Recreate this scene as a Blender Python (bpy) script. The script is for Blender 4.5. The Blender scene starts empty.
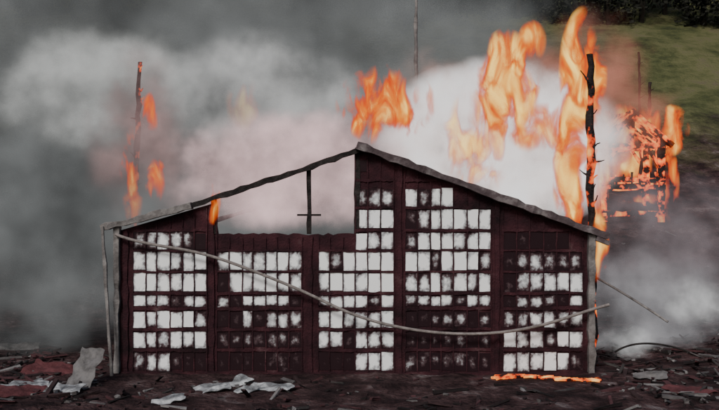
import bpy, math, random
from mathutils import Vector, Matrix, noise as mn
random.seed(7)
scene=bpy.context.scene
CAMD=25.1; CAMH=4.23; F=998.0
def W(u,v,y):
    s=(CAMD+y)/F
    return Vector(((u-359.5)*s, y, CAMH-(v-205)*s))
def link(o): scene.collection.objects.link(o); return o
# ---------- materials
def newmat(n):
    m=bpy.data.materials.new(n); m.use_nodes=True
    nt=m.node_tree; nt.nodes.clear(); return m,nt
def N(nt,t,**k):
    n=nt.nodes.new(t)
    for a,b in k.items():
        if a.startswith('i_'):
            key=a[2:]; key=int(key) if key.isdigit() else key.replace('_',' ')
            n.inputs[key].default_value=b
        else: setattr(n,a,b)
    return n
def ramp(nt,fac,stops):
    r=N(nt,'ShaderNodeValToRGB'); e=r.color_ramp.elements
    while len(e)<len(stops): e.new(0.5)
    for k,(p,c) in zip(e,stops): k.position=p; k.color=(*c,1)
    nt.links.new(fac,r.inputs[0]); return r.outputs[0]
def math_(nt,op,a,b=None,clamp=False):
    n=N(nt,'ShaderNodeMath',operation=op); n.use_clamp=clamp
    for i,x in enumerate((a,b)):
        if x is None: continue
        if isinstance(x,(int,float)): n.inputs[i].default_value=x
        else: nt.links.new(x,n.inputs[i])
    return n.outputs[0]
def surf(name,stops,scale=3,detail=6,rough=0.9,bump=0.4,bscale=20,stretch=(1,1,1),ember=None,attr=False):
    m,nt=newmat(name)
    tc=N(nt,'ShaderNodeTexCoord'); mp=N(nt,'ShaderNodeMapping'); mp.inputs['Scale'].default_value=stretch
    nt.links.new(tc.outputs['Object'],mp.inputs[0])
    nz=N(nt,'ShaderNodeTexNoise',i_Scale=scale,i_Detail=detail,i_Roughness=0.65); nt.links.new(mp.outputs[0],nz.inputs[0])
    col=ramp(nt,nz.outputs[0],stops)
    if attr:
        at=N(nt,'ShaderNodeVertexColor',layer_name='Col')
        mx=N(nt,'ShaderNodeMix',data_type='RGBA',blend_type='MULTIPLY'); mx.inputs[0].default_value=1
        nt.links.new(col,mx.inputs[6]); nt.links.new(at.outputs[0],mx.inputs[7]); col=mx.outputs[2]
    b=N(nt,'ShaderNodeBsdfPrincipled'); b.inputs['Roughness'].default_value=rough
    b.inputs['Specular IOR Level'].default_value=0.2
    nt.links.new(col,b.inputs['Base Color'])
    nb=N(nt,'ShaderNodeTexNoise',i_Scale=bscale,i_Detail=5); nt.links.new(mp.outputs[0],nb.inputs[0])
    bp=N(nt,'ShaderNodeBump',i_Strength=bump,i_Distance=0.05); nt.links.new(nb.outputs[0],bp.inputs['Height']); nt.links.new(bp.outputs[0],b.inputs['Normal'])
    if ember:
        ne=N(nt,'ShaderNodeTexNoise',i_Scale=ember[1],i_Detail=4); nt.links.new(tc.outputs['Object'],ne.inputs[0])
        t=ember[0]
        ec=ramp(nt,ne.outputs[0],[(t,(0,0,0)),(t+0.05,(0.8,0.07,0.01)),(t+0.14,(1,0.28,0.04)),(min(t+0.25,1),(1,0.6,0.2))])
        nt.links.new(ec,b.inputs['Emission Color']); b.inputs['Emission Strength'].default_value=ember[2]
    o=N(nt,'ShaderNodeOutputMaterial'); nt.links.new(b.outputs[0],o.inputs[0]); return m
M_char=surf('charred_wood',[(0.3,(0.008,0.007,0.007)),(0.7,(0.04,0.034,0.033))],scale=4,bump=.8)
M_ember=surf('burning_wood',[(0.3,(0.008,0.007,0.007)),(0.7,(0.04,0.03,0.03))],scale=4,bump=.8,ember=(0.53,2.2,1.3))
M_pale=surf('weathered_timber',[(0.3,(0.07,0.065,0.063)),(0.5,(0.16,0.15,0.148)),(0.75,(0.32,0.31,0.30))],scale=3,stretch=(1,1,1),bump=.4)
M_barge=surf('sooty_barge_board',[(0.3,(0.035,0.024,0.026)),(0.5,(0.09,0.07,0.075)),(0.72,(0.26,0.24,0.24))],scale=2.2,detail=8)
M_wall=surf('maroon_painted_boards',[(0.32,(0.008,0.005,0.006)),(0.46,(0.028,0.010,0.014)),(0.6,(0.055,0.018,0.024)),(0.74,(0.11,0.065,0.07))],scale=1.1,detail=9,bump=.6)
M_rope=surf('fire_hose_canvas',[(0.3,(0.12,0.105,0.10)),(0.7,(0.3,0.27,0.26))],scale=6)
M_debris=surf('rubble',[(0.3,(0.35,0.35,0.35)),(0.7,(1,1,1))],scale=3,attr=True)
M_sheet=surf('sooty_metal_sheet',[(0.35,(0.05,0.05,0.055)),(0.5,(0.2,0.21,0.22)),(0.66,(0.62,0.64,0.66))],scale=2.8,detail=8,rough=.6)
# mesh builder
class MB:
    def __init__(s): s.v=[];s.f=[];s.c=[]
    def box(s,M,sz,c=(1,1,1),jit=0):
        b=len(s.v)
        for dx,dy,dz in ((-1,-1,-1),(1,-1,-1),(1,1,-1),(-1,1,-1),(-1,-1,1),(1,-1,1),(1,1,1),(-1,1,1)):
            s.v.append(M@Vector((dx*sz[0]/2+random.uniform(-jit,jit),dy*sz[1]/2+random.uniform(-jit,jit),dz*sz[2]/2+random.uniform(-jit,jit))))
        for q in ((0,3,2,1),(4,5,6,7),(0,1,5,4),(1,2,6,5),(2,3,7,6),(3,0,4,7)):
            s.f.append([b+i for i in q]); s.c.append(c)
    def beam(s,a,b_,w,d,seg=1,jit=0,c=(1,1,1),taper=1):
        a=Vector(a);b_=Vector(b_); L=(b_-a); ax=L.normalized()
        up=Vector((0,1,0)) if abs(ax.y)<0.9 else Vector((0,0,1))
        sx=ax.cross(up).normalized(); sy=sx.cross(ax).normalized(); b0=len(s.v)
        for i in range(seg+1):
            t=i/seg; k=1+(taper-1)*t; p=a+L*t+Vector((random.uniform(-jit,jit),random.uniform(-jit,jit),random.uniform(-jit,jit)))*(1 if seg>1 else 0)
            kk=k*(1+(random.uniform(-.25,.25) if jit>0 else 0))
            for q in ((-1,-1),(1,-1),(1,1),(-1,1)): s.v.append(p+sx*q[0]*w/2*kk+sy*q[1]*d/2*kk)
        for i in range(seg):
            for j in range(4):
                s.f.append([b0+i*4+j,b0+i*4+(j+1)%4,b0+(i+1)*4+(j+1)%4,b0+(i+1)*4+j]); s.c.append(c)
        s.f.append([b0+3,b0+2,b0+1,b0]); s.c.append(c); e=b0+seg*4; s.f.append([e,e+1,e+2,e+3]); s.c.append(c)
    def make(s,name,mat,parent=None,smooth=False,bevel=0):
        me=bpy.data.meshes.new(name); me.from_pydata([tuple(v) for v in s.v],[],s.f); 
        ca=me.color_attributes.new('Col','FLOAT_COLOR','CORNER')
        for p,c in zip(me.polygons,s.c):
            p.use_smooth=smooth
            if isinstance(c,list):
                for l,cc in zip(p.loop_indices,c): ca.data[l].color=(cc,cc,cc,1)
            else:
                for l in p.loop_indices: ca.data[l].color=(*c,1)
        me.materials.append(mat); o=link(bpy.data.objects.new(name,me))
        if bevel:
            bm=o.modifiers.new('b','BEVEL'); bm.width=bevel; bm.segments=2
        if parent: o.parent=parent
        return o
def empty(n):
    e=bpy.data.objects.new(n,None); return link(e)
def tube(name,pts,r,mat,parent=None):
    cu=bpy.data.curves.new(name,'CURVE'); cu.dimensions='3D'; sp=cu.splines.new('NURBS'); sp.points.add(len(pts)-1)
    for p,q in zip(sp.points,pts): p.co=(*q,1)
    sp.use_endpoint_u=True; sp.order_u=4; cu.bevel_depth=r; cu.bevel_resolution=3
    cu.materials.append(mat); o=link(bpy.data.objects.new(name,cu)); o.parent=parent; return o
# ---------- terrain
def hz(x,y):
    t=max(0,y-11.0); z=0.45*t if t>4 else 0.45*t*t/8+0
    if t>4: z=0.45*(t-2)
    z+=mn.fractal(Vector((x*.12,y*.12,0)),1,2,4)*0.5*min(1,t/10)
    z+=(mn.fractal(Vector((x*.9,y*.9,3)),1,2,4))*0.09
    if x>7.5 and y<14: z+=min(1,(x-7.5)/5)*0.5*max(0,min(1,(y+3)/8))
    return z
me=bpy.data.meshes.new('ground'); vs=[];fs=[]
xs=[-90+i*3 for i in range(22)]+[-24+i*.2 for i in range(241)]+[27+i*3 for i in range(22)]
ys=[-60+i*4 for i in range(12)]+[-12+i*.2 for i in range(225)]+[33+i*2 for i in range(50)]+[140+i*30 for i in range(5)]
for y in ys:
    for x in xs: vs.append((x,y,hz(x,y) if y<90 else hz(x,90)+(y-90)*0.05))
nx=len(xs)
for j in range(len(ys)-1):
    for i in range(nx-1): fs.append((j*nx+i,j*nx+i+1,(j+1)*nx+i+1,(j+1)*nx+i))
me.from_pydata(vs,[],fs)
for p in me.polygons: p.use_smooth=True
ground=link(bpy.data.objects.new('ground',me))
m,nt=newmat('ash_and_grass'); tc=N(nt,'ShaderNodeTexCoord')
n1=N(nt,'ShaderNodeTexNoise',i_Scale=0.9,i_Detail=10,i_Roughness=.72); nt.links.new(tc.outputs['Object'],n1.inputs[0])
ash=ramp(nt,n1.outputs[0],[(0.33,(0.008,0.006,0.007)),(0.46,(0.032,0.018,0.019)),(0.57,(0.075,0.044,0.045)),(0.69,(0.2,0.17,0.17))])
n2=N(nt,'ShaderNodeTexNoise',i_Scale=0.35,i_Detail=10,i_Roughness=.75); nt.links.new(tc.outputs['Object'],n2.inputs[0])
gr=ramp(nt,n2.outputs[0],[(0.35,(0.035,0.042,0.022)),(0.46,(0.085,0.095,0.040)),(0.56,(0.14,0.14,0.065)),(0.7,(0.14,0.11,0.08))])
sx=N(nt,'ShaderNodeSeparateXYZ'); nt.links.new(tc.outputs['Object'],sx.inputs[0])
yy=math_(nt,'ADD',math_(nt,'MULTIPLY',sx.outputs[1],0.12),math_(nt,'MULTIPLY',n2.outputs[0],2.6))
msk=math_(nt,'SUBTRACT',yy,4.5,True)
mx=N(nt,'ShaderNodeMix',data_type='RGBA'); nt.links.new(msk,mx.inputs[0]); nt.links.new(ash,mx.inputs[6]); nt.links.new(gr,mx.inputs[7])
b=N(nt,'ShaderNodeBsdfPrincipled'); b.inputs['Roughness'].default_value=.95; b.inputs['Specular IOR Level'].default_value=.1
nt.links.new(mx.outputs[2],b.inputs[0]); n3=N(nt,'ShaderNodeTexNoise',i_Scale=7,i_Detail=8); nt.links.new(tc.outputs['Object'],n3.inputs[0])
bp=N(nt,'ShaderNodeBump',i_Strength=.9,i_Distance=.2); nt.links.new(n3.outputs[0],bp.inputs['Height']); nt.links.new(bp.outputs[0],b.inputs['Normal'])
o=N(nt,'ShaderNodeOutputMaterial'); nt.links.new(b.outputs[0],o.inputs[0]); me.materials.append(m)
# ---------- burning house
house=empty('burning_timber_house')
def P(u,v,y=0): return W(u,v,y) if y==0 else Vector((W(u,v,0).x,y,W(u,v,0).z))
def roofv(u):
    if u<218: return 231+(203-232)*(u-118)/100
    if u<355: return 234
    return 148+(237-148)*(u-357)/(600-357)
top=[];u=118
while u<=592:
    top.append((u,roofv(u)+ (random.uniform(-1.0,1.5) if 218<u<355 else 0)))
    if u in(217,): top.append((218,234))
    u+=1 if u in(217,354) else (5 if u+5<=592 else (592-u if u<592 else 1))
    if 213<u<218 and top[-1][0]<214: u=217
    if 350<u<355 and top[-1][0]<351: u=354
me=bpy.data.meshes.new('front_wall'); vs=[];fs=[]
for (u,v) in top:
    p=P(u,v); q=P(u,378)
    vs+= [tuple(q),tuple(p),(p.x,.16,p.z),(q.x,.16,q.z)]
for i in range(len(top)-1):
    a=i*4;b_=a+4
    fs+=[(a,b_,b_+1,a+1),(a+1,b_+1,b_+2,a+2),(a+2,b_+2,b_+3,a+3)]
e=(len(top)-1)*4; fs+=[(0,1,2,3),(e+3,e+2,e+1,e)]
me.from_pydata(vs,[],fs); me.materials.append(M_wall); o=link(bpy.data.objects.new('front_wall',me)); o.parent=house
groups=[(133,207,6),(217,302,7),(318,394,6),(405,491,7),(503,583,6)]
rows=[(160,172),(189,206),(210,228),(233,249),(252,270),(273,291),(296,306),(312,327),(332,347),(353,370)]
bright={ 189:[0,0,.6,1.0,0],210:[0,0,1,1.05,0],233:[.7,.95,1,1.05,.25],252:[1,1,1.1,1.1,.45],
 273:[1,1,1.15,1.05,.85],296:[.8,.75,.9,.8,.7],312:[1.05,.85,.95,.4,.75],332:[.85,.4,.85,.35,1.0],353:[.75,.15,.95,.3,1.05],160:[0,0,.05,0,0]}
m,nt=newmat('sooty_window_panes'); tc=N(nt,'ShaderNodeTexCoord'); at=N(nt,'ShaderNodeVertexColor',layer_name='Col')
sp=N(nt,'ShaderNodeSeparateColor'); nt.links.new(at.outputs[0],sp.inputs[0])
nz=N(nt,'ShaderNodeTexNoise',i_Scale=7,i_Detail=7,i_Roughness=.7); nt.links.new(tc.outputs['Object'],nz.inputs[0])
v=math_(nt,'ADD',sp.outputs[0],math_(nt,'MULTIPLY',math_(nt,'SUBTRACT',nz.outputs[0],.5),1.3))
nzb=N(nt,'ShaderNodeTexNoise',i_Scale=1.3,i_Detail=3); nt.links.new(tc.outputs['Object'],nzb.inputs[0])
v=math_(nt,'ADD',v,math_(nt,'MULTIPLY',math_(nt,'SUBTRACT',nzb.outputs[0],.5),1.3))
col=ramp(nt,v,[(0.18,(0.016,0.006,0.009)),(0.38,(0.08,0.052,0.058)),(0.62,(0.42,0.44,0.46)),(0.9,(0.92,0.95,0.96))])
b=N(nt,'ShaderNodeBsdfPrincipled'); b.inputs['Roughness'].default_value=.6; b.inputs['Specular IOR Level'].default_value=.15; nt.links.new(col,b.inputs[0])
o=N(nt,'ShaderNodeOutputMaterial'); nt.links.new(b.outputs[0],o.inputs[0]); M_pane=m
panes=MB(); mull=MB()
def pane(x0,x1,z0,z1,B):
    G=6; b0=len(panes.v); br=[]
    tl_=random.uniform(-.35,.35); tr_=random.uniform(-.3,.3)
    for j in range(G+1):
        for i in range(G+1):
            a=i/G; c=j/G
            panes.v.append(Vector((x0+(x1-x0)*a,-.012+.004*mn.noise(Vector((x0*9+a,0,z0*7+c))),z0+(z1-z0)*c)))
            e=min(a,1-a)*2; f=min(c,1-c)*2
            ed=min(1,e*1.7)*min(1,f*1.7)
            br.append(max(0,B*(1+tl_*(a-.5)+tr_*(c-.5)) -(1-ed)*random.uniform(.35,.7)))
    for j in range(G):
        for i in range(G):
            q=[j*(G+1)+i,j*(G+1)+i+1,(j+1)*(G+1)+i+1,(j+1)*(G+1)+i]
            panes.f.append([b0+k for k in q]); panes.c.append([br[k] for k in q])
for gi,(u0,u1,nc) in enumerate(groups):
    cuts=[u0+(u1-u0)*c/nc+(random.uniform(-1.3,1.3) if 0<c<nc else 0) for c in range(nc+1)]
    for (r0,r1) in rows:
        for c in range(nc):
            a=cuts[c]; bb=cuts[c+1]
            if max(roofv(a),roofv(bb))+5>r0: continue
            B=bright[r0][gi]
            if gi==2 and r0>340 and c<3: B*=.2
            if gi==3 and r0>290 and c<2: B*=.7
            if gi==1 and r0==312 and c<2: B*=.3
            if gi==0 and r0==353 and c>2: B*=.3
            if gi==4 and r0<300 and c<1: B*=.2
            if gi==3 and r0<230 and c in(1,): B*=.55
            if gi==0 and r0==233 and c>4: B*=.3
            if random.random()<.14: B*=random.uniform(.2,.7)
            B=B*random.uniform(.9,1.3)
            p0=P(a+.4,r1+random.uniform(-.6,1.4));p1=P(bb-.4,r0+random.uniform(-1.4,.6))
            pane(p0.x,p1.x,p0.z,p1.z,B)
    for c in range(nc+1):
        a=cuts[c]; t=roofv(a)+3
        mull.beam(P(a,372,-.025),P(a+random.uniform(-.4,.4),t,-.025),.026,.026,seg=22,jit=.010)
for (r0,r1),(s0,s1) in zip(rows[:-1],rows[1:]):
    for gi,(u0,u1,nc) in enumerate(groups):
        v=(r1+s0)/2
        us=[u for u in range(int(u0),int(u1)+1) if roofv(u)+3<v]
        if len(us)<6: continue
        mull.beam(P(us[0],v,-.025),P(us[-1],v+random.uniform(-.8,.8),-.025),max(.03,min(.07,(s0-r1)*.016)),.03,seg=16,jit=.011)
mull.beam(P(122,375,-.04),P(588,375,-.04),.15,.12,seg=20,jit=.01)
for u in (126,212,310,399.5,497): mull.beam(P(u,374,-.03),P(u,roofv(u)+2,-.03),.11,.04,seg=14,jit=.012)
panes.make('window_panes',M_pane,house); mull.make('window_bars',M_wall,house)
rf=MB()
rf.beam(P(103,228,-.15),P(192,206,-.15),.16,.3,seg=12,jit=.018)
rf.beam(P(117.5,376,-.06),P(117.5,226,-.06),.14,.2,seg=12,jit=.014)
rf.beam(P(117,376,-.5),P(106,226,-.35),.08,.09,seg=8,jit=.012)
rf.beam(P(590.5,378,-.08),P(590.5,234,-.08),.16,.2,seg=12,jit=.014)
rf.make('corner_posts',M_pale,house,bevel=.01)
r2=MB(); r2.beam(P(357,146,-.15),P(606,236,-.15),.17,.3,seg=30,jit=.02); r2.beam(P(594,238,-.2),P(607,243,-.2),.12,.2)
r2.make('barge_board',M_barge,house,bevel=.01)
ch=MB()
ch.beam(P(188,207,-.1),P(358,151,-.1),.13,.16,seg=22,jit=.022)
ch.beam(P(357,153,.05),P(357,234,.05),.14,.14,seg=6,jit=.01)
ch.beam(P(309,234,.05),P(309,167,.05),.10,.10,seg=6,jit=.012)
ch.beam(P(297,215,.05),P(321,215,.05),.05,.06)
ch.beam(P(214,234,.05),P(214,199,.05),.16,.14,seg=4,jit=.01)
for u in (119,591):
    x=P(u,0).x
    for k in range(6): ch.beam((x,1.2+k*1.3,0),(x+random.uniform(-.05,.05),1.2+k*1.3,random.uniform(1.6,3.3)),.14,.14,seg=5,jit=.015)
    for z in (.9,1.9): ch.beam((x,.2,z),(x,7.8,z+random.uniform(-.1,.1)),.1,.1,seg=7,jit=.02)
xl,xr=P(119,0).x,P(591,0).x
ch.beam((xl,7.8,3.3),(0,7.8,5.2),.14,.14,seg=9,jit=.02); ch.beam((xr-1,7.8,3.5),(.5,7.8,5.1),.14,.14,seg=9,jit=.02)
ch.beam((0,7.8,0),(0,7.8,5.2),.16,.16,seg=6,jit=.02)
for k in range(9): ch.beam((xl+1+k*1.25,random.uniform(1,6),0),(xl+1+k*1.25+random.uniform(-1,1),random.uniform(1,6),random.uniform(1,2.8)),.12,.12,seg=4,jit=.02)
ch.make('charred_roof_frame',M_char,house)
tube('fire_hose',[P(118,234,-.25),P(140,243,-.3),P(195,248,-.3),P(250,268,-.32),P(310,292,-.35),P(345,311,-.35),P(390,325,-.35),P(445,333,-.35),P(500,332,-.35),P(550,322,-.35),P(585,309,-.3),P(607,304,-.2)],.038,M_rope)
def pole(name,u,v0,v1,y,r,mat,lean=0,stubs=0):
    mb=MB(); a=W(u,v0,y); b_=W(u+lean,v1,y); a.z=hz(a.x,y)-.2
    n=26; L=b_-a; sides=8
    for i in range(n+1):
        t=i/n; p=a+L*t+Vector((random.uniform(-1,1),random.uniform(-1,1),0))*r*.25; rr=r*(1-.35*t)*random.uniform(.75,1.25)
        for k in range(sides):
            th=k*2*math.pi/sides; mb.v.append(p+Vector((math.cos(th),math.sin(th),0))*rr*random.uniform(.8,1.2))
    for i in range(n):
        for k in range(sides): mb.f.append([i*sides+k,i*sides+(k+1)%sides,(i+1)*sides+(k+1)%sides,(i+1)*sides+k]); mb.c.append((1,1,1))
    mb.f.append([n*sides+k for k in range(sides)]); mb.c.append((1,1,1))
    for k in range(stubs):
        t=random.uniform(.35,.97); p=a+L*t; d=Vector((random.uniform(-1,1),random.uniform(-1,1),random.uniform(.1,.9))).normalized()
        mb.beam(p,p+d*random.uniform(.2,.5),r*.5,r*.5,seg=3,jit=.02,taper=.3)
    return mb.make(name,mat,smooth=False)
pole('burning_pole',592,372,54,1.2,.13,M_ember,lean=-1,stubs=12)
pole('burning_pole.001',130,372,62,8.3,.12,M_ember,lean=10,stubs=9)
pole('utility_pole',416,300,-12,14,.09,M_pale)
pole('charred_tree_trunk',641,260,52,23.5,.08,M_char,lean=-2,stubs=6)
pole('charred_tree_trunk.001',649,260,82,23.5,.10,M_char,lean=1,stubs=6)
hut=empty('burning_timber_tower'); hb=MB(); Y=20
def H(u,v,d=0): 
    p=W(u,v,Y); return Vector((p.x,Y+d,p.z))
for d in (0,2.4):
    for u in (603,661): hb.beam(H(u,222,d),H(u,140,d),.30,.26,seg=6,jit=.04)
    hb.beam(H(597,146,d),H(634,112,d),.30,.22,seg=6,jit=.04); hb.beam(H(672,146,d),H(631,112,d),.30,.22,seg=6,jit=.04)
    for v in (146,180,187,214): hb.beam(H(600,v,d),H(665,v,d),.24,.2,seg=6,jit=.03)
    hb.beam(H(603,168,d),H(618,148,d),.14,.14,seg=3,jit=.02); hb.beam(H(661,168,d),H(646,148,d),.14,.14,seg=3,jit=.02)
hb.beam(H(632,146,0),H(632,114,0),.16,.16,seg=6,jit=.03); hb.beam(H(641,180,0),H(641,146,0),.14,.14,seg=6,jit=.03)
for u in range(608,661,8): hb.beam(H(u,187,0),H(u,174+random.uniform(-2,2),0),.08,.08,seg=2,jit=.02)
for u,v in ((603,146),(661,146),(603,184),(661,184),(603,214),(661,214),(632,113)): hb.beam(H(u,v,-.3),H(u,v,2.7),.2,.2,seg=4,jit=.03)
for k in range(9):
    a=-.3+k*.36
    if random.random()<.8:
        hb.beam(H(598,145,a),H(632,113,a),.16,.1,seg=4,jit=.05); hb.beam(H(671,145,a),H(633,113,a),.16,.1,seg=4,jit=.05)
M_ember2=surf('burning_wood_tower',[(0.3,(0.008,0.007,0.007)),(0.7,(0.04,0.03,0.03))],scale=4,bump=.8,ember=(0.475,2.3,1.8))
hb.make('tower_frame',M_ember2,hut)
# ---------- debris
def rot(): return Matrix.Rotation(random.uniform(0,6.28),4,'Z')@Matrix.Rotation(random.gauss(0,.2),4,'X')@Matrix.Rotation(random.gauss(0,.2),4,'Y')
pal=[(.02,.015,.016),(.05,.03,.032),(.09,.04,.045),(.06,.055,.055),(.14,.13,.13),(.03,.02,.022),(.26,.25,.25)]
rb=MB()
def scatter(n,xr_,yr_,big=1,light=0):
    for i in range(n):
        x=random.uniform(*xr_);y=random.uniform(*yr_); c=random.choice(pal if random.random()<.5+light else pal[:3])
        if mn.noise(Vector((x*.8,y*.8,9)))<-.05 and random.random()<.8: continue
        if -.6<y<.5 and -6<x<6: y-=1.2
        L=random.choice([random.uniform(.04,.15),random.uniform(.08,.3),random.uniform(.3,1.1)])*big
        rb.box(Matrix.Translation((x,y,hz(x,y)+random.uniform(-.03,.05)*big))@rot(),(L,random.uniform(.03,.12)*big,random.uniform(.02,.06)),c,jit=.015)
scatter(700,(-9.5,9.5),(-6,-.6),.8); scatter(1000,(-11,-6.2),(-4,4),1.1,.2); scatter(1300,(6.3,12),(-4,8),1,.4); scatter(600,(7,19),(6,20),1.2,.2)
rb.make('rubble_debris',M_debris)
def sheet(name,u,v,w,d,ang,tilt,mat=M_sheet,corr=True,lift=.08):
    D=CAMH*F/(v-205); y=D-CAMD; x=(u-359.5)*D/F
    me=bpy.data.meshes.new(name); vs=[];fs=[];nx=40;ny=10
    for j in range(ny+1):
        for i in range(nx+1):
            a=(i/nx-.5)*w; b_=(j/ny-.5)*d
            z=mn.noise(Vector((a*1.8+u,b_*1.8,0)))*.12+mn.noise(Vector((a*6+u,b_*6,0)))*.03
            vs.append((a+.09*mn.noise(Vector((b_*4,u,1))),b_+.09*mn.noise(Vector((a*4,u,5))),z))
    for j in range(ny):
        for i in range(nx): fs.append((j*(nx+1)+i,j*(nx+1)+i+1,(j+1)*(nx+1)+i+1,(j+1)*(nx+1)+i))
    me.from_pydata(vs,[],fs); me.materials.append(mat)
    o=link(bpy.data.objects.new(name,me)); o.location=(x,y,hz(x,y)+lift); o.rotation_euler=(tilt,random.uniform(-.12,.12),ang)
    s=o.modifiers.new('s','SOLIDIFY'); s.thickness=.012
    return o
sheet('metal_sheet',212,390,.8,.6,.3,.12); sheet('metal_sheet.001',270,391,1.0,.4,-.3,.12); sheet('metal_sheet.002',240,384,.5,.4,.9,.3)
sheet('metal_sheet.003',168,405,.7,.4,.2,.2); sheet('metal_sheet.004',246,393,.4,.35,-.5,.2)
sheet('metal_sheet.005',28,388,1.0,.8,.7,.2); sheet('metal_sheet.006',62,393,.9,.6,-.3,.15)
M_grey=surf('ashy_board',[(0.3,(0.05,0.048,0.048)),(0.6,(0.17,0.165,0.165))],scale=3)
M_mar=surf('maroon_board',[(0.3,(0.05,0.014,0.016)),(0.7,(0.14,0.05,0.055))],scale=3)
sheet('fallen_panel',84,386,.6,1.3,-.15,.8,M_grey,False,.35)
sheet('fallen_panel.001',25,395,1.4,.7,.4,.25,M_mar,False); sheet('fallen_panel.002',50,372,1.3,.8,-.3,.3,M_mar,False); sheet('fallen_panel.003',12,352,1.5,.9,.3,.3,M_grey,False,.1)
sheet('fallen_panel.004',690,392,1.1,.6,.3,.2,M_mar,False); sheet('fallen_panel.005',650,380,.8,.4,-.4,.15,M_grey,False)
tube('fallen_branch',[W(597,278,1),W(615,288,.6),W(640,303,.2),W(668,322,-.2)],.03,M_pale)
tube('fallen_branch.001',[W(615,352,.5),W(640,335,.6),W(690,352,.3)],.025,M_char)
# ---------- treeline
tl=MB()
for k in range(30):
    y=random.uniform(52,60); x=random.uniform(-45,45) if k<8 else 4+ (k-8)*1.9+random.uniform(-1,1); z=hz(x,y); hh=random.uniform(4.5,8)
    tl.beam((x,y,z-.3),(x+random.uniform(-.3,.3),y,z+hh*.7),.4,.4,seg=4,jit=.05,taper=.4,c=(.03,.025,.02))
    for b_ in range(16):
        cc=Vector((x+random.gauss(0,1.5),y+random.gauss(0,1.2),z+hh*random.uniform(.05,1))); g=random.uniform(.5,1.2)
        for q in range(60):
            p=cc+Vector((random.gauss(0,.55),random.gauss(0,.55),random.gauss(0,.45))); s=random.uniform(.12,.3)
            d1=Vector((random.uniform(-1,1),random.uniform(-1,1),random.uniform(-1,1))).normalized(); d2=d1.orthogonal().normalized()
            i0=len(tl.v); tl.v+=[p-d1*s,p+d2*s*.6,p+d1*s,p-d2*s*.6]; tl.f.append([i0,i0+1,i0+2,i0+3]); tl.c.append((.03*g,.032*g,.024*g))
M_leaf=surf('dark_foliage',[(0.3,(.5,.5,.5)),(0.7,(1,1,1))],scale=2,attr=True)
tl.make('distant_treeline',M_leaf)
# ---------- volumes
def ico(name,loc,rad,mat,par=None,rotz=0):
    import bmesh
    bm=bmesh.new(); bmesh.ops.create_icosphere(bm,subdivisions=2,radius=1); me=bpy.data.meshes.new(name); bm.to_mesh(me); bm.free()
    me.materials.append(mat); o=link(bpy.data.objects.new(name,me)); o.location=loc; o.scale=rad; o.rotation_euler=(0,rotz,0)
    if par: o.parent=par
    return o
def volbase(nt,scale,detail,stretch,seed,distort=0,rough=.62):
    tc=N(nt,'ShaderNodeTexCoord'); L=N(nt,'ShaderNodeVectorMath',operation='LENGTH'); nt.links.new(tc.outputs['Object'],L.inputs[0])
    g=N(nt,'ShaderNodeNewGeometry'); mp=N(nt,'ShaderNodeMapping'); mp.inputs['Scale'].default_value=stretch; mp.inputs['Location'].default_value=(seed*3.7,seed*1.3,seed*2.1)
    nt.links.new(g.outputs['Position'],mp.inputs[0])
    nz=N(nt,'ShaderNodeTexNoise',i_Scale=scale,i_Detail=detail,i_Roughness=rough,i_Distortion=distort); nt.links.new(mp.outputs[0],nz.inputs[0])
    return tc,math_(nt,'SUBTRACT',0.96,L.outputs['Value']),nz.outputs[0]
cnt=[0]
def smoke(u,v,ru,rv,y,ry,col,dens,scale=.35,a=1.3,b=2.6,name='selflit_smoke_plume',rot=0,det=3,step=2.2):
    s=(CAMD+y)/F; cnt[0]+=1
    m,nt=newmat('selflit_smoke_vol'); tc,f,n=volbase(nt,scale,det,(1,1,1),cnt[0])
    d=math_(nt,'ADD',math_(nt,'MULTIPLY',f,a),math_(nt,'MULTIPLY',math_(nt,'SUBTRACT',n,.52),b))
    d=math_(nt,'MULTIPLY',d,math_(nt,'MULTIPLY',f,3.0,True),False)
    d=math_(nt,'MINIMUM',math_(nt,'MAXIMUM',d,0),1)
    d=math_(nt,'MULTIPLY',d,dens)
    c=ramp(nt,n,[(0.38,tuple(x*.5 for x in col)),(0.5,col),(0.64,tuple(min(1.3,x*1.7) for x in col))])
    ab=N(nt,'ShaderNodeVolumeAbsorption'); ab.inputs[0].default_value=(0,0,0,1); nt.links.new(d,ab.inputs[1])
    em=N(nt,'ShaderNodeEmission'); nt.links.new(c,em.inputs[0]); nt.links.new(d,em.inputs[1])  # smoke emits its ramp colour: lit brightness is painted in, no scattering
    ad=N(nt,'ShaderNodeAddShader'); nt.links.new(ab.outputs[0],ad.inputs[0]); nt.links.new(em.outputs[0],ad.inputs[1])
    o=N(nt,'ShaderNodeOutputMaterial'); nt.links.new(ad.outputs[0],o.inputs['Volume'])
    m.cycles.volume_step_rate=step
    return ico(name,W(u,v,y),(ru*s,ry,rv*s),m,None,rot)
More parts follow.
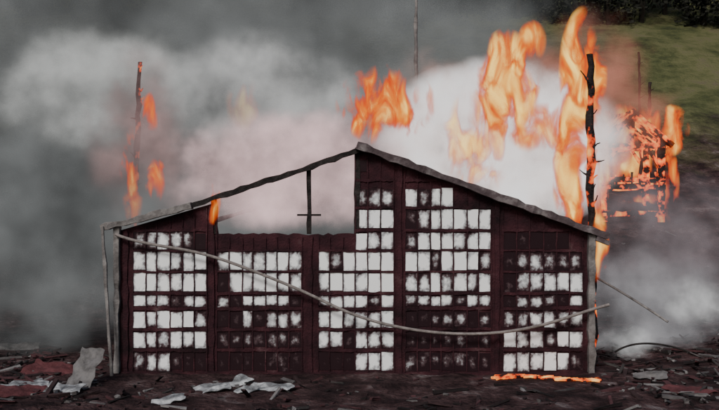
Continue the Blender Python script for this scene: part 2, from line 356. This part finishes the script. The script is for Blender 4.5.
def flame(u,v,ru,rv,y,ry=.5,st=5,hot=0.5,rot=0,scale=2.0,thr=.5,name='flame',off=.3):
    s=(CAMD+y)/F; cnt[0]+=1
    m,nt=newmat('flame_vol'); tc,f,n=volbase(nt,scale,3.5,(1,.8,.42),cnt[0],.6,.55)
    d=math_(nt,'ADD',math_(nt,'MULTIPLY',f,1.0),math_(nt,'MULTIPLY',math_(nt,'SUBTRACT',n,thr),5.5))
    d=math_(nt,'SUBTRACT',d,off)
    k=math_(nt,'MULTIPLY',math_(nt,'MULTIPLY',d,3.5,True),math_(nt,'MULTIPLY',f,4.0,True))
    h=max(.36,.8-hot*.33)
    c=ramp(nt,d,[(0.0,(.8,.035,.012)),(0.24,(1.1,.12,.015)),(h,(1.4,.42,.035)),(h+.38,(2.3,1.5,.35))])
    em=N(nt,'ShaderNodeEmission'); nt.links.new(c,em.inputs[0]); nt.links.new(math_(nt,'MULTIPLY',k,st*1.1),em.inputs[1])
    ab=N(nt,'ShaderNodeVolumeAbsorption'); ab.inputs[0].default_value=(0,0,0,1); nt.links.new(math_(nt,'MULTIPLY',k,st*1.25),ab.inputs[1])
    ad=N(nt,'ShaderNodeAddShader'); nt.links.new(ab.outputs[0],ad.inputs[0]); nt.links.new(em.outputs[0],ad.inputs[1])
    o=N(nt,'ShaderNodeOutputMaterial'); nt.links.new(ad.outputs[0],o.inputs['Volume'])
    m.cycles.volume_step_rate=1
    return ico(name,W(u,v,y),(ru*s,ry,rv*s),m,None,rot)
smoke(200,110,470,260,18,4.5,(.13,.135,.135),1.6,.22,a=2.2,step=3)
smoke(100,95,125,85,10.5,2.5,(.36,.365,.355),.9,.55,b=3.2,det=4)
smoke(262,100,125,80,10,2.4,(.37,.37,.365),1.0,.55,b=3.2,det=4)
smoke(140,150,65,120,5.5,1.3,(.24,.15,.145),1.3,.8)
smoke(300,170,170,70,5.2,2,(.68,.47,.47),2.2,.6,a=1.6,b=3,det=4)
smoke(500,146,140,98,5.8,2.2,(1.25,1.1,1.06),3.5,.6,a=2.8,b=2.6,det=4)  # fire-lit whiteness painted into this plume's emission colour
smoke(580,105,110,110,10.5,1.8,(.46,.17,.12),1.1,.5)  # warm fire glow painted into the smoke colour
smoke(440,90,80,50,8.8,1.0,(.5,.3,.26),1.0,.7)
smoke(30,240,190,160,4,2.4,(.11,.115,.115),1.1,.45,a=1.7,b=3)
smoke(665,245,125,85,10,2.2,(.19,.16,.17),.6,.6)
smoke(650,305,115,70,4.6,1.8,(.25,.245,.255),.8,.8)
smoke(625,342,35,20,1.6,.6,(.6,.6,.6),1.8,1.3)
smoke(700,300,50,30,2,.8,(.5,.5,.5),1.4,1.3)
fy=2.6
flame(386,105,54,44,fy,.6,st=8); flame(506,88,37,64,fy,.7,hot=1.1,st=8,thr=.475)
flame(545,128,56,28,2.6,.6,st=3.5,thr=.505); flame(583,72,26,70,2.2,.5,thr=.47,st=8); flame(575,160,27,82,2.0,.5,thr=.48,st=8)
flame(532,42,16,24,3.0,.4); flame(476,145,38,62,2.7,.6,hot=1.5,st=2.0,thr=.505); flame(152,112,12,24,3.6,.35); flame(157,180,13,26,3.6,.35,hot=1)
flame(131,180,14,62,4.0,.3,thr=.49,st=3); flame(245,105,22,32,6,.4,st=.3)
flame(598,165,14,70,19.6,.6,scale=1.5,thr=.48); flame(673,130,18,28,20,.6,scale=1.5,thr=.47); flame(645,208,30,16,22.9,.6,scale=1.5); flame(632,124,40,24,22.9,.6,scale=1.5,thr=.49); flame(669,185,11,42,20.2,.5,scale=1.5); flame(632,168,30,24,23.2,.6,scale=1.5,thr=.5)
flame(600,250,11,40,.7,.25); flame(214,205,9,24,-.1,.2,scale=3)
fs_=MB(); 
for i in range(150):
    t=random.random()
    x=P(492+t*96,0).x
    y=-.9+random.gauss(0,.10)+.25*math.sin(t*5)
    fs_.box(Matrix.Translation((x,y,hz(x,y)+.04))@Matrix.Rotation(random.gauss(0,.3),4,'Z'),(random.uniform(.08,.4),random.uniform(.02,.05),random.uniform(.02,.05)),(1,1,1),jit=.01)
M_emb=surf('embers',[(0.3,(.02,.01,.01)),(0.7,(.04,.02,.02))],scale=4,ember=(.40,3.5,1.4)); fs_.make('ember_bed',M_emb)
# ---------- world, sun, camera
w=bpy.data.worlds.new('World'); scene.world=w; w.use_nodes=True; nt=w.node_tree
sky=nt.nodes.new('ShaderNodeTexSky'); sky.sky_type='NISHITA'; sky.sun_disc=False
el,az=math.radians(38),math.radians(200)
sky.sun_elevation=el; sky.sun_rotation=az; sky.dust_density=3
bg=nt.nodes['Background']; nt.links.new(sky.outputs[0],bg.inputs[0]); bg.inputs[1].default_value=.085
sd=bpy.data.lights.new('sun','SUN'); sd.energy=2.0; sd.angle=math.radians(14); sd.color=(1,.95,.9)
so=link(bpy.data.objects.new('sun',sd)); d=Vector((math.sin(az)*math.cos(el),math.cos(az)*math.cos(el),math.sin(el)))
so.rotation_euler=d.to_track_quat('Z','Y').to_euler()
cd=bpy.data.cameras.new('camera'); cam=link(bpy.data.objects.new('camera',cd)); cam.location=(0,-CAMD,CAMH); cam.rotation_euler=(math.radians(90),0,0)
cd.lens=F/719*36; cd.clip_end=1000; scene.camera=cam
